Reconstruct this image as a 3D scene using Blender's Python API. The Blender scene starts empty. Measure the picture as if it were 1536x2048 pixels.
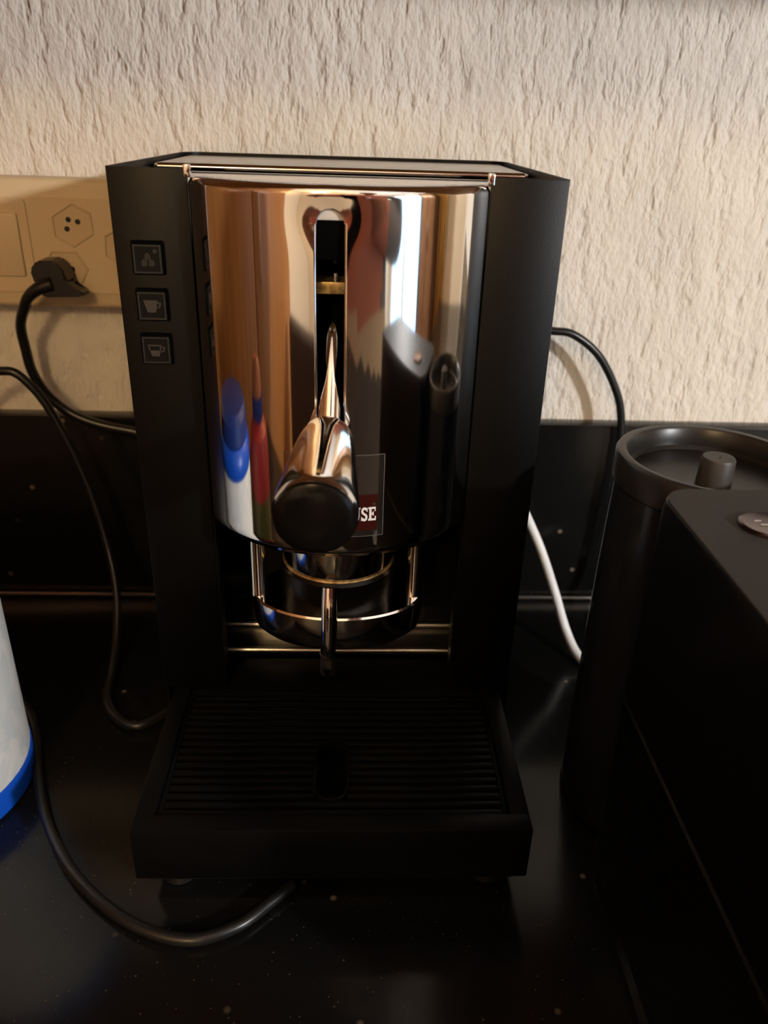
import bpy, bmesh, math, random
from mathutils import Matrix, Vector
PI = math.pi
random.seed(7)
S = bpy.context.scene
C = S.collection

# ------------------------------------------------------------------ camera, world, light, exposure
cam_data = bpy.data.cameras.new('camera')
cam_data.sensor_fit = 'HORIZONTAL'
cam_data.sensor_width = 36.0
cam_data.lens = 37.03
cam_data.clip_start = 0.004
cam_data.dof.use_dof = True
cam_data.dof.focus_distance = 0.43
cam_data.dof.aperture_fstop = 11.0
cam = bpy.data.objects.new('camera', cam_data)
C.objects.link(cam)
CAM = Vector((0.00725, -0.406807, 0.39))
RW = ((0.999072, 0.012813, 0.041133), (-0.03117, -0.44412, 0.895425), (0.029741, -0.895876, -0.443308))
cam.matrix_world = Matrix(((RW[0][0], -RW[0][1], -RW[0][2], CAM.x),
                           (RW[1][0], -RW[1][1], -RW[1][2], CAM.y),
                           (RW[2][0], -RW[2][1], -RW[2][2], CAM.z), (0, 0, 0, 1)))
S.camera = cam

world = bpy.data.worlds.new('world')
S.world = world
world.use_nodes = True
wbg = world.node_tree.nodes['Background']
wbg.inputs['Color'].default_value = (0.50, 0.75, 1.0, 1)
wbg.inputs['Strength'].default_value = 2.8

BULB_POS = Vector((1.25, -1.15, 0.735))
BULB_STRENGTH = 1720.0
BULB_COLOR = (1.0, 0.965, 0.93)
BULB2_POS = Vector((-0.35, -1.70, 1.15))
BULB2_STRENGTH = 90.0
BULB2_COLOR = (1.0, 0.66, 0.30)

S.view_settings.view_transform = 'Standard'
S.view_settings.look = 'None'
S.view_settings.gamma = 1.0
S.view_settings.use_curve_mapping = False
S.view_settings.exposure = 0.0
S.cycles.use_denoising = True
S.cycles.max_bounces = 10
S.cycles.glossy_bounces = 8
S.cycles.transmission_bounces = 10
S.cycles.transparent_max_bounces = 12
S.cycles.sample_clamp_indirect = 6.0
S.cycles.caustics_reflective = True
S.cycles.blur_glossy = 0.4

# ------------------------------------------------------------------ helpers
def link(o):
    C.objects.link(o)
    return o

def thing(name, label, cat, loc=(0, 0, 0), group=None):
    o = link(bpy.data.objects.new(name, None))
    o.location = loc
    o.empty_display_size = 0.02
    o['label'] = label
    o['category'] = cat
    if group:
        o['group'] = group
    return o

def smooth_by_angle(me, ang=35):
    bm = bmesh.new()
    bm.from_mesh(me)
    lim = math.radians(ang)
    for f in bm.faces:
        f.smooth = True
    for e in bm.edges:
        if len(e.link_faces) == 2:
            e.smooth = e.calc_face_angle(0) < lim
    bm.to_mesh(me)
    bm.free()

def obj(name, bm, mat, parent=None, label=None, smooth=35, kind=None):
    """link a bmesh (world coordinates) as one mesh object"""
    me = bpy.data.meshes.new(name)
    bmesh.ops.recalc_face_normals(bm, faces=bm.faces[:])
    bm.to_mesh(me)
    bm.free()
    if smooth:
        smooth_by_angle(me, smooth)
    for m in (mat if isinstance(mat, (list, tuple)) else [mat]):
        me.materials.append(m)
    o = link(bpy.data.objects.new(name, me))
    if parent is not None:
        o.parent = parent
        if parent.type == 'EMPTY':
            o.matrix_parent_inverse = Matrix.Translation(parent.location).inverted()
    if label:
        o['label'] = label
    if kind:
        o['kind'] = kind
    return o

def tag(o, label, cat, group=None):
    o['label'] = label
    o['category'] = cat
    if group:
        o['group'] = group
    return o

def bx(x0, x1, y0, y1, z0, z1, bev=0.0, seg=2, bm=None):
    own = bm is None
    b = bmesh.new()
    bmesh.ops.create_cube(b, size=1.0)
    for v in b.verts:
        v.co = Vector(((x0 + x1) / 2 + v.co.x * (x1 - x0), (y0 + y1) / 2 + v.co.y * (y1 - y0),
                       (z0 + z1) / 2 + v.co.z * (z1 - z0)))
    if bev > 0:
        bmesh.ops.bevel(b, geom=b.edges[:], offset=bev, segments=seg, profile=0.5, affect='EDGES')
    if own:
        return b
    merge(bm, b)
    return bm

def merge(dst, src):
    me = bpy.data.meshes.new('tmp')
    src.to_mesh(me)
    src.free()
    dst.from_mesh(me)
    bpy.data.meshes.remove(me)
    return dst

def lathe(profile, seg=48, cap=True, mat=None, arc=2 * PI):
    """revolve (r, z) pairs about local z; optional matrix"""
    bm = bmesh.new()
    rings = []
    for r, z in profile:
        if r < 1e-6:
            rings.append([bm.verts.new((0, 0, z))])
        else:
            rings.append([bm.verts.new((r * math.cos(arc * i / seg), r * math.sin(arc * i / seg), z)) for i in range(seg)])
    for a, b in zip(rings, rings[1:]):
        for i in range(seg):
            j = (i + 1) % seg
            if len(a) == 1 and len(b) == 1:
                continue
            if len(a) == 1:
                bm.faces.new((a[0], b[i], b[j]))
            elif len(b) == 1:
                bm.faces.new((a[i], a[j], b[0]))
            else:
                bm.faces.new((a[i], a[j], b[j], b[i]))
    if cap:
        for ring in (rings[0], rings[-1]):
            if len(ring) > 2:
                bm.faces.new(ring)
    if mat is not None:
        bmesh.ops.transform(bm, matrix=mat, verts=bm.verts[:])
    return bm

def axis_matrix(origin, direction):
    d = Vector(direction).normalized()
    q = Vector((0, 0, 1)).rotation_difference(d)
    return Matrix.Translation(Vector(origin)) @ q.to_matrix().to_4x4()

def spline(pts, n=8):
    """Catmull-Rom through points"""
    P = [Vector(p) for p in pts]
    P = [P[0] * 2 - P[1]] + P + [P[-1] * 2 - P[-2]]
    out = []
    for i in range(1, len(P) - 2):
        for k in range(n):
            t = k / n
            a, b, c, d = P[i - 1], P[i], P[i + 1], P[i + 2]
            out.append(0.5 * ((2 * b) + (c - a) * t + (2 * a - 5 * b + 4 * c - d) * t * t + (3 * b - a - 3 * c + d) * t ** 3))
    out.append(P[-2])
    return out

def tube(pts, rad, seg=12, bm=None):
    """sweep a circle along points; rad is a number or a list"""
    own = bm is None
    if own:
        bm = bmesh.new()
    pts = [Vector(p) for p in pts]
    n = len(pts)
    t0 = (pts[1] - pts[0]).normalized()
    up = Vector((0, 0, 1)) if abs(t0.z) < 0.9 else Vector((1, 0, 0))
    nrm = (up - t0 * up.dot(t0)).normalized()
    rings = []
    for i, p in enumerate(pts):
        t = (pts[min(i + 1, n - 1)] - pts[max(i - 1, 0)]).normalized()
        nrm = (nrm - t * nrm.dot(t)).normalized()
        bn = t.cross(nrm)
        r = rad[i] if isinstance(rad, (list, tuple)) else rad
        rings.append([bm.verts.new(p + (nrm * math.cos(2 * PI * k / seg) + bn * math.sin(2 * PI * k / seg)) * r) for k in range(seg)])
    for a, b in zip(rings, rings[1:]):
        for k in range(seg):
            j = (k + 1) % seg
            bm.faces.new((a[k], a[j], b[j], b[k]))
    bm.faces.new(rings[0])
    bm.faces.new(rings[-1])
    return bm

def prism(poly, d, origin=(0, 0, 0), ux=(1, 0, 0), uy=(0, 0, 1), bm=None):
    """extrude a 2D polygon by vector d"""
    own = bm is None
    if own:
        bm = bmesh.new()
    O, X, Y, D = Vector(origin), Vector(ux), Vector(uy), Vector(d)
    a = [bm.verts.new(O + X * p[0] + Y * p[1]) for p in poly]
    b = [bm.verts.new(O + X * p[0] + Y * p[1] + D) for p in poly]
    n = len(poly)
    bm.faces.new(a)
    bm.faces.new(b[::-1])
    for i in range(n):
        j = (i + 1) % n
        bm.faces.new((a[i], b[i], b[j], a[j]))
    return bm

def rrect(x0, x1, y0, y1, r, seg=5):
    out = []
    for cx, cy, a0 in ((x1 - r, y1 - r, 0), (x0 + r, y1 - r, 90), (x0 + r, y0 + r, 180), (x1 - r, y0 + r, 270)):
        for k in range(seg + 1):
            a = math.radians(a0 + 90 * k / seg)
            out.append((cx + r * math.cos(a), cy + r * math.sin(a)))
    return out

# ------------------------------------------------------------------ materials
def mat(name, base=(0.5, 0.5, 0.5), rough=0.5, metal=0.0, spec=0.5, emit=None, estr=0.0, coat=0.0, trans=0.0, ior=1.45, alpha=1.0):
    m = bpy.data.materials.new(name)
    m.use_nodes = True
    p = m.node_tree.nodes['Principled BSDF']
    p.inputs['Base Color'].default_value = (*base, 1)
    p.inputs['Roughness'].default_value = rough
    p.inputs['Metallic'].default_value = metal
    p.inputs['Specular IOR Level'].default_value = spec
    p.inputs['Coat Weight'].default_value = coat
    p.inputs['Transmission Weight'].default_value = trans
    p.inputs['IOR'].default_value = ior
    p.inputs['Alpha'].default_value = alpha
    if emit:
        p.inputs['Emission Color'].default_value = (*emit, 1)
        p.inputs['Emission Strength'].default_value = estr
    return m

def nt(m):
    return m.node_tree.nodes, m.node_tree.links, m.node_tree.nodes['Principled BSDF']

def coords(m, scale=(1, 1, 1), loc=(0, 0, 0)):
    N, L, p = nt(m)
    tc = N.new('ShaderNodeTexCoord')
    mp = N.new('ShaderNodeMapping')
    mp.inputs['Scale'].default_value = scale
    mp.inputs['Location'].default_value = loc
    L.new(tc.outputs['Object'], mp.inputs['Vector'])
    return mp.outputs['Vector']

def noise(m, vec, scale, detail=4, rough=0.55, dist=0.0):
    N, L, p = nt(m)
    n = N.new('ShaderNodeTexNoise')
    n.inputs['Scale'].default_value = scale
    n.inputs['Detail'].default_value = detail
    n.inputs['Roughness'].default_value = rough
    n.inputs['Distortion'].default_value = dist
    L.new(vec, n.inputs['Vector'])
    return n.outputs['Fac']

def ramp(m, fac, stops, interp='LINEAR'):
    N, L, p = nt(m)
    r = N.new('ShaderNodeValToRGB')
    r.color_ramp.interpolation = interp
    e = r.color_ramp.elements
    while len(e) < len(stops):
        e.new(0.5)
    for i, (pos, col) in enumerate(stops):
        e[i].position = pos
        e[i].color = (*col, 1) if len(col) == 3 else col
    L.new(fac, r.inputs['Fac'])
    return r.outputs['Color']

def math_node(m, op, a, b=None, clamp=False):
    N, L, p = nt(m)
    n = N.new('ShaderNodeMath')
    n.operation = op
    n.use_clamp = clamp
    for i, v in enumerate((a, b)):
        if v is None:
            continue
        if isinstance(v, (int, float)):
            n.inputs[i].default_value = v
        else:
            L.new(v, n.inputs[i])
    return n.outputs[0]

def bump(m, height, strength, dist=0.002):
    N, L, p = nt(m)
    b = N.new('ShaderNodeBump')
    b.inputs['Strength'].default_value = strength
    b.inputs['Distance'].default_value = dist
    L.new(height, b.inputs['Height'])
    L.new(b.outputs['Normal'], p.inputs['Normal'])

def setcol(m, col):
    N, L, p = nt(m)
    L.new(col, p.inputs['Base Color'])

M = {}
# dragged stucco
m = M['stucco'] = mat('dragged stucco', (0.74, 0.69, 0.62), 0.85, spec=0.2)
v1 = coords(m, (1.0, 1.0, 0.36))
v2 = coords(m, (1.0, 1.0, 0.5))
n1 = noise(m, v1, 110, 3, 0.55, 0.1)
n2 = noise(m, v2, 260, 2, 0.5, 0.1)
n3 = noise(m, coords(m, (1, 1, 0.6)), 22, 2, 0.5)
pits = ramp(m, n1, [(0.26, (0, 0, 0)), (0.50, (0.8, 0.8, 0.8)), (0.80, (1, 1, 1))])
h = math_node(m, 'ADD', math_node(m, 'MULTIPLY', pits, 0.75), math_node(m, 'MULTIPLY', n2, 0.75))
h = math_node(m, 'ADD', h, math_node(m, 'MULTIPLY', n3, 0.6))
bump(m, h, 0.85, 0.0035)
setcol(m, ramp(m, n3, [(0.3, (0.69, 0.655, 0.595)), (0.7, (0.76, 0.72, 0.65))]))

def granite(name, lo=0.86, hi=0.98, r0=0.03, r1=0.13, amp=0.7):
    m = mat(name, (0.006, 0.006, 0.006), 0.17, spec=0.35)
    N, L, p = nt(m)
    vo = N.new('ShaderNodeTexVoronoi')
    vo.inputs['Scale'].default_value = 62
    vo.inputs['Randomness'].default_value = 1.0
    L.new(coords(m), vo.inputs['Vector'])
    spot = ramp(m, vo.outputs['Distance'], [(r0, (amp, amp, amp)), (r1, (0, 0, 0))])
    sel = N.new('ShaderNodeSeparateColor')
    L.new(vo.outputs['Color'], sel.inputs[0])
    pick = ramp(m, sel.outputs[0], [(lo, (0, 0, 0)), (hi, (0.8, 0.8, 0.8))])
    f = math_node(m, 'MULTIPLY', spot, pick)
    vo2 = N.new('ShaderNodeTexVoronoi')
    vo2.inputs['Scale'].default_value = 420
    L.new(coords(m), vo2.inputs['Vector'])
    s2 = ramp(m, vo2.outputs['Distance'], [(0.10, (0.5, 0.5, 0.5)), (0.2, (0, 0, 0))])
    sel2 = N.new('ShaderNodeSeparateColor')
    L.new(vo2.outputs['Color'], sel2.inputs[0])
    p2 = ramp(m, sel2.outputs[1], [(0.86, (0, 0, 0)), (0.92, (0.4, 0.4, 0.4))])
    f = math_node(m, 'ADD', f, math_node(m, 'MULTIPLY', s2, p2), True)
    mx = N.new('ShaderNodeMix')
    mx.data_type = 'RGBA'
    mx.inputs[6].default_value = (0.006, 0.006, 0.006, 1)
    mx.inputs[7].default_value = (0.42, 0.34, 0.24, 1)
    L.new(f, mx.inputs[0])
    setcol(m, mx.outputs[2])
    return m
M['granite'] = granite('black speckled granite')
M['granite_up'] = granite('black granite of the upstand', 0.70, 0.92, 0.05, 0.17, 0.9)

def wood(name, c0, c1, axis_scale, rough=0.4):
    m = mat(name, c0, rough, spec=0.4)
    v = coords(m, axis_scale)
    n = noise(m, v, 7, 6, 0.6, 0.7)
    setcol(m, ramp(m, n, [(0.3, c0), (0.7, c1)]))
    return m
M['wood'] = wood('warm cherry wood', (0.27, 0.105, 0.026), (0.38, 0.155, 0.042), (6, 6, 0.5))
M['wood_dark'] = wood('dark wood floor', (0.10, 0.045, 0.02), (0.16, 0.08, 0.035), (4, 0.6, 4))
M['cream_wall'] = mat('cream painted wall', (0.66, 0.56, 0.42), 0.8)
M['ceiling'] = mat('white ceiling paint', (0.75, 0.72, 0.68), 0.9)
M['white_frame'] = mat('white window frame', (0.75, 0.75, 0.75), 0.4)
M['gold_curtain'] = mat('gold curtain cloth', (0.55, 0.30, 0.07), 0.8)
M['sheer'] = mat('brown curtain cloth', (0.10, 0.07, 0.055), 0.8)

def powder(name, base, rough, bs=0.12, spec=0.5):
    m = mat(name, base, rough, spec=spec)
    n = noise(m, coords(m), 1400, 2)
    bump(m, n, bs, 0.0004)
    return m
M['powder'] = powder('black powder coated steel', (0.0010, 0.0009, 0.0007), 0.42, 0.12, 0.24)
M['tray_plastic'] = powder('black tray plastic', (0.003, 0.003, 0.003), 0.4, 0.12, 0.12)
M['black_plastic'] = mat('black plastic', (0.008, 0.008, 0.008), 0.35)
M['filter_black'] = mat('burnt black metal', (0.004, 0.0035, 0.003), 0.3, spec=0.3)
M['gloss_black'] = mat('glossy black plastic', (0.006, 0.006, 0.006), 0.10)
M['matte_black'] = mat('matte black', (0.001, 0.001, 0.001), 0.7, spec=0.03)
M['rubber'] = mat('black cable rubber', (0.010, 0.010, 0.010), 0.30)
M['white_cable'] = mat('white cable rubber', (0.84, 0.85, 0.85), 0.35)

def chrome(name, base, rough, smear=0.0):
    m = mat(name, base, rough, metal=1.0)
    if smear:
        n = noise(m, coords(m, (1, 1, 0.5)), 60, 4)
        N, L, p = nt(m)
        L.new(math_node(m, 'ADD', math_node(m, 'MULTIPLY', n, smear), rough - smear * 0.4), p.inputs['Roughness'])
    return m
M['chrome'] = chrome('polished steel', (0.86, 0.85, 0.84), 0.055, 0.05)
M['chrome_small'] = chrome('chrome', (0.82, 0.81, 0.80), 0.09)
M['steel'] = chrome('brushed steel', (0.60, 0.58, 0.55), 0.28)
M['inner_steel'] = mat('pale galvanised sheet', (0.62, 0.60, 0.57), 0.5, metal=0.3)
M['brass'] = mat('worn brass', (0.55, 0.40, 0.17), 0.38, metal=0.8)
n = noise(M['brass'], coords(M['brass']), 350, 4)
setcol(M['brass'], ramp(M['brass'], n, [(0.35, (0.30, 0.20, 0.08)), (0.6, (0.62, 0.47, 0.22))]))
M['icon'] = mat('grey printed icon', (0.032, 0.027, 0.021), 0.5)
M['icon_dim'] = mat('dim printed icon', (0.011, 0.0095, 0.0075), 0.5)
M['button'] = mat('button plastic', (0.0045, 0.004, 0.0034), 0.5, spec=0.15)
M['cream_plastic'] = mat('aged cream plastic', (0.60, 0.47, 0.30), 0.45)
M['cream_dark'] = mat('socket well cream plastic', (0.56, 0.43, 0.27), 0.5)
M['hole'] = mat('socket hole', (0.01, 0.008, 0.006), 0.6)
M['film_edge'] = mat('clear sticker film', (0.14, 0.13, 0.12), 0.25)
M['red_band'] = mat('dark red print', (0.040, 0.006, 0.004), 0.25)
M['white_print'] = mat('white print', (0.85, 0.83, 0.80), 0.4)
M['skin'] = mat('skin', (0.42, 0.20, 0.13), 0.5)
M['hair'] = mat('dark hair', (0.02, 0.012, 0.008), 0.5)
M['shirt'] = mat('brick red sweatshirt', (0.68, 0.30, 0.23), 0.85)
M['hem'] = mat('cream shirt hem', (0.80, 0.72, 0.54), 0.85)
M['trousers'] = mat('dark grey trousers', (0.14, 0.135, 0.13), 0.85)
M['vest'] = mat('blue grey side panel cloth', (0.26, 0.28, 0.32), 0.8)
M['eye'] = mat('eye white', (0.8, 0.78, 0.75), 0.3)
M['lip'] = mat('lips', (0.35, 0.12, 0.09), 0.5)

# clear film: mostly see-through with a faint gloss
m = bpy.data.materials.new('clear sticker')
m.use_nodes = True
N, L = m.node_tree.nodes, m.node_tree.links
out = N['Material Output']
pr = N['Principled BSDF']
pr.inputs['Base Color'].default_value = (0.25, 0.23, 0.2, 1)
pr.inputs['Roughness'].default_value = 0.2
tr = N.new('ShaderNodeBsdfTransparent')
tr.inputs['Color'].default_value = (0.93, 0.92, 0.90, 1)
mx = N.new('ShaderNodeMixShader')
mx.inputs['Fac'].default_value = 0.035
L.new(tr.outputs[0], mx.inputs[1])
L.new(pr.outputs[0], mx.inputs[2])
L.new(mx.outputs[0], out.inputs['Surface'])
M['film'] = m

# window glass
m = bpy.data.materials.new('window glass')
m.use_nodes = True
N, L = m.node_tree.nodes, m.node_tree.links
gl = N.new('ShaderNodeBsdfGlossy')
gl.inputs['Roughness'].default_value = 0.02
tr = N.new('ShaderNodeBsdfTransparent')
mx = N.new('ShaderNodeMixShader')
mx.inputs['Fac'].default_value = 0.05
L.new(tr.outputs[0], mx.inputs[1])
L.new(gl.outputs[0], mx.inputs[2])
L.new(mx.outputs[0], N['Material Output'].inputs['Surface'])
M['pane'] = m

# smoky tank plastic
m = bpy.data.materials.new('smoky translucent plastic')
m.use_nodes = True
N, L = m.node_tree.nodes, m.node_tree.links
out = N['Material Output']
pr = N['Principled BSDF']
pr.inputs['Base Color'].default_value = (0.022, 0.024, 0.030, 1)
pr.inputs['Roughness'].default_value = 0.15
tr = N.new('ShaderNodeBsdfTransparent')
tr.inputs['Color'].default_value = (0.20, 0.21, 0.24, 1)
mx = N.new('ShaderNodeMixShader')
mx.inputs['Fac'].default_value = 0.5
L.new(tr.outputs[0], mx.inputs[1])
L.new(pr.outputs[0], mx.inputs[2])
L.new(mx.outputs[0], out.inputs['Surface'])
M['smoke'] = m

# ------------------------------------------------------------------ the room
WY = 0.221        # plastered wall plane
SY = 0.206        # front of the granite upstand
X0, X1, Y0, Z0, Z1 = -1.15, 2.0, -2.9, -0.9, 1.6

def struct(name, bm, mt, label=None):
    o = obj(name, bm, mt, None, label)
    o['kind'] = 'structure'
    return o

struct('floor', bx(X0, X1, Y0, WY, Z0 - 0.05, Z0), M['wood_dark'])
struct('ceiling', bx(X0, X1, Y0, WY, Z1, Z1 + 0.05), M['ceiling'])
struct('wall_back', bx(X0, X1, WY, WY + 0.1, Z0, Z1), M['stucco'])
struct('wall_left', bx(X0 - 0.1, X0, Y0, WY + 0.1, Z0, Z1), M['cream_wall'])
struct('wall_front', bx(X0 - 0.1, X1 + 0.1, Y0 - 0.1, Y0, Z0, Z1), M['cream_wall'])
# right wall with a window opening
WA, WB, WL, WH = -2.82, -1.27, -0.82, 1.15
b = bmesh.new()
bx(X1, X1 + 0.1, Y0, WA, Z0, Z1, bm=b)
bx(X1, X1 + 0.1, WB, WY + 0.1, Z0, Z1, bm=b)
bx(X1, X1 + 0.1, WA, WB, Z0, WL, bm=b)
bx(X1, X1 + 0.1, WA, WB, WH, Z1, bm=b)
struct('wall_right', b, M['cream_wall'])
b = bmesh.new()
for a0, a1, c0, c1 in ((WA, WA + 0.05, WL, WH), (WB - 0.05, WB, WL, WH), (WA, WB, WL, WL + 0.05), (WA, WB, WH - 0.05, WH),
                       ((WA + WB) / 2 - 0.03, (WA + WB) / 2 + 0.03, WL, WH)):
    bx(X1 + 0.02, X1 + 0.08, a0, a1, c0, c1, bm=b)
win = struct('window_1', b, M['white_frame'])
for a0, a1 in ((WA + 0.045, (WA + WB) / 2 - 0.025), ((WA + WB) / 2 + 0.025, WB - 0.045)):
    obj('pane', bx(X1 + 0.048, X1 + 0.052, a0, a1, WL + 0.045, WH - 0.045), M['pane'], win)
# portal so daylight through the opening is sampled well
pl = bpy.data.lights.new('window_portal', 'AREA')
pl.shape = 'RECTANGLE'
pl.size = WB - WA
pl.size_y = WH - WL
pl.cycles.is_portal = True
po = link(bpy.data.objects.new('window_portal', pl))
po.location = (X1 + 0.09, (WA + WB) / 2, (WL + WH) / 2)
po.rotation_euler = (PI / 2, 0, PI / 2)

def curtain(y0, y1, mt, label, folds):
    bm = bmesh.new()
    n = folds * 8
    ra, rb = [], []
    for i in range(n + 1):
        y = y0 + (y1 - y0) * i / n
        x = X1 - 0.07 + 0.03 * math.sin(2 * PI * folds * i / n)
        ra.append(bm.verts.new((x, y, Z0 + 0.05)))
        rb.append(bm.verts.new((x, y, 1.4)))
    for i in range(n):
        bm.faces.new((ra[i], ra[i + 1], rb[i + 1], rb[i]))
    o = obj('curtain', bm, mt)
    md = o.modifiers.new('thick', 'SOLIDIFY')
    md.thickness = 0.004
    tag(o, label, 'curtain')
curtain(-1.30, -1.05, M['sheer'], 'dark brown curtain beside the glazed door, nearer the stucco wall', 4)
curtain(-0.66, -0.42, M['gold_curtain'], 'gold curtain hanging on the right wall near the granite countertop', 4)

# counter, upstand
ctr = obj('countertop', bx(-0.62, 1.6, -0.42, SY + 0.002, -0.04, 0.0, 0.002), M['granite'])
tag(ctr, 'glossy black speckled granite countertop under the appliances', 'countertop')
up = struct('trim_1', bx(-0.62, 1.6, SY, WY + 0.001, 0.0005, 0.169, 0.0012), M['granite_up'], 'black granite upstand along the foot of the stucco wall')
silver = struct('trim_2', bx(-0.62, 1.6, SY - 0.004, SY - 0.0005, 0.0003, 0.004, 0.001), M['steel'], 'thin light joint strip between countertop and upstand')
bc = thing('base_cabinet', 'dark base cabinet under the granite countertop', 'cabinet', (0.4, -0.1, -0.9))
obj('body', bx(-0.6, 1.58, -0.37, WY - 0.02, -0.89, -0.041), M['wood'], bc)
for i in range(4):
    a = -0.6 + i * 0.545
    d = obj('door', bx(a + 0.003, a + 0.542, -0.392, -0.371, -0.80, -0.05, 0.002), M['wood'], bc)
    obj('handle', tube([(a + 0.2, -0.393, -0.1), (a + 0.2, -0.415, -0.1), (a + 0.34, -0.415, -0.1), (a + 0.34, -0.393, -0.1)], 0.005, 8), M['steel'], d)
tc = thing('tall_cabinet', 'tall cherry wood cabinet left of the countertop, mirrored in the steel', 'cabinet', (-0.88, -0.5, -0.9))
obj('body', bx(-1.13, -0.65, -0.90, WY - 0.003, -0.9, 1.5), M['wood'], tc)
for k, (a, c) in enumerate(((-0.9, -0.35), (-0.35, 0.2))):
    d = obj('door', bx(-0.65, -0.63, a + 0.004, c - 0.004, -0.8, 1.48, 0.002), M['wood'], tc)
    obj('handle', tube([(-0.63, c - 0.06, 0.2), (-0.605, c - 0.06, 0.2), (-0.605, c - 0.06, 0.45), (-0.63, c - 0.06, 0.45)], 0.006, 8), M['steel'], d)
uc = thing('wall_cabinet', 'cherry wood wall cabinet hung above the coffee machine', 'cabinet', (0.2, 0.05, 0.54))
obj('body', bx(-0.6, 1.0, -0.12, WY - 0.003, 0.54, 1.25), M['wood'], uc)
for i in range(3):
    a = -0.6 + i * 0.5333
    d = obj('door', bx(a + 0.003, a + 0.530, -0.140, -0.121, 0.54, 1.25, 0.002), M['wood'], uc)
    obj('knob', lathe([(0.0, 0), (0.006, 0), (0.005, 0.012), (0.012, 0.018), (0.010, 0.026), (0, 0.028)], 16, True, axis_matrix((a + 0.48, -0.141, 0.59), (0, -1, 0))), M['steel'], d)

dk = thing('tall_cupboard', 'tall dark brown cupboard between the two curtains on the right wall', 'cupboard', (1.8, -0.85, -0.9))
obj('body', bx(1.62, X1 - 0.002, -1.03, -0.68, -0.9, 1.3, 0.004), M['wood_dark'], dk)
for k in range(2):
    d = obj('door', bx(1.600, 1.619, -1.028 + 0.175 * k, -0.857 + 0.175 * k, -0.85, 1.28, 0.002), M['wood_dark'], dk)
    obj('knob', lathe([(0.0, 0), (0.006, 0), (0.005, 0.012), (0.012, 0.018), (0.010, 0.026), (0, 0.028)], 16, True, axis_matrix((1.600, -0.87 + 0.035 * k, 0.15), (-1, 0, 0))), M['steel'], d)

# pendant lamp to the right behind the photographer
def pendant(P, label, strength, color, k=1.0):
    lamp = thing('pendant_lamp', label, 'lamp', P)
    bl = mat('glowing bulb glass', (1, 0.9, 0.7), 0.3, emit=color, estr=strength)
    obj('bulb', lathe([(0, -0.035 * k)] + [(0.035 * k * math.cos(a), 0.035 * k * math.sin(a)) for a in [(-80 + 10 * i) * PI / 180 for i in range(16)]] + [(0.018, 0.0345 * k)], 24, True, Matrix.Translation(P)), bl, lamp)
    obj('socket', lathe([(0.018, 0.034 * k), (0.021, 0.034 * k + 0.002), (0.021, 0.034 * k + 0.046), (0.006, 0.034 * k + 0.061)], 20, True, Matrix.Translation(P)), M['black_plastic'], lamp)
    obj('cord', tube([P + Vector((0, 0, 0.034 * k + 0.060)), (P.x, P.y, Z1 - 0.02)], 0.003, 8), M['rubber'], lamp)
    obj('ceiling_rose', lathe([(0.04, 0), (0.045, 0.005), (0.045, 0.019)], 24, True, Matrix.Translation((P.x, P.y, Z1 - 0.02))), M['black_plastic'], lamp)
pendant(BULB_POS, 'pale globe bulb on a cord near the glazed door, behind the photographer', BULB_STRENGTH, BULB_COLOR)
pendant(BULB2_POS, 'large amber globe lamp on a cord near the tall wooden cabinet, behind the photographer', BULB2_STRENGTH, BULB2_COLOR, 2.9)

# ------------------------------------------------------------------ espresso machine
ZT, ZB = 0.3675, 0.0275
em = thing('espresso_machine', 'black espresso machine with curved mirror-polished steel front and lever', 'coffee machine', (0, 0.05, 0))

# U-shaped housing sheet
def u_path(hx, yb, r, n=8):
    pts = [(-hx, 0.0)]
    for k in range(n + 1):
        a = PI - (PI / 2) * k / n
        pts.append((-hx + r + r * math.cos(a), yb - r + r * math.sin(a)))
    for k in range(n + 1):
        a = PI / 2 - (PI / 2) * k / n
        pts.append((hx - r + r * math.cos(a), yb - r + r * math.sin(a)))
    pts.append((hx, 0.0))
    return pts
outer, inner = u_path(0.110, 0.190, 0.014), u_path(0.1082, 0.1882, 0.0122)
bm = bmesh.new()
def ring_strip(bm, o, i, z0, z1):
    v = [[bm.verts.new((x, y, z)) for x, y in q] for q, z in ((o, z0), (o, z1), (i, z1), (i, z0))]
    n = len(o)
    for a, b in ((0, 1), (1, 2), (2, 3), (3, 0)):
        for k in range(n - 1):
            bm.faces.new((v[a][k], v[a][k + 1], v[b][k + 1], v[b][k]))
    for k in (0, n - 1):
        bm.faces.new([v[a][k] for a in range(4)])
ring_strip(bm, outer, inner, ZB, ZT)
obj('housing', bm, M['powder'], em, 'black powder-coated side and back shell')
for s in (-1, 1):
    x0, x1 = sorted((s * 0.1098, s * 0.0722))
    fp = obj('front_panel', bx(x0, x1, -0.0012, 0.0015, 0.0628, ZT, 0.0006), M['powder'], em)
    # inward return of the sheet beside the steel front
    xi = s * 0.0722
    obj('panel_return', bx(min(xi, xi - s * 0.0012), max(xi, xi - s * 0.0012), 0.0, 0.012, 0.0628, 0.19), M['powder'], fp)

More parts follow.
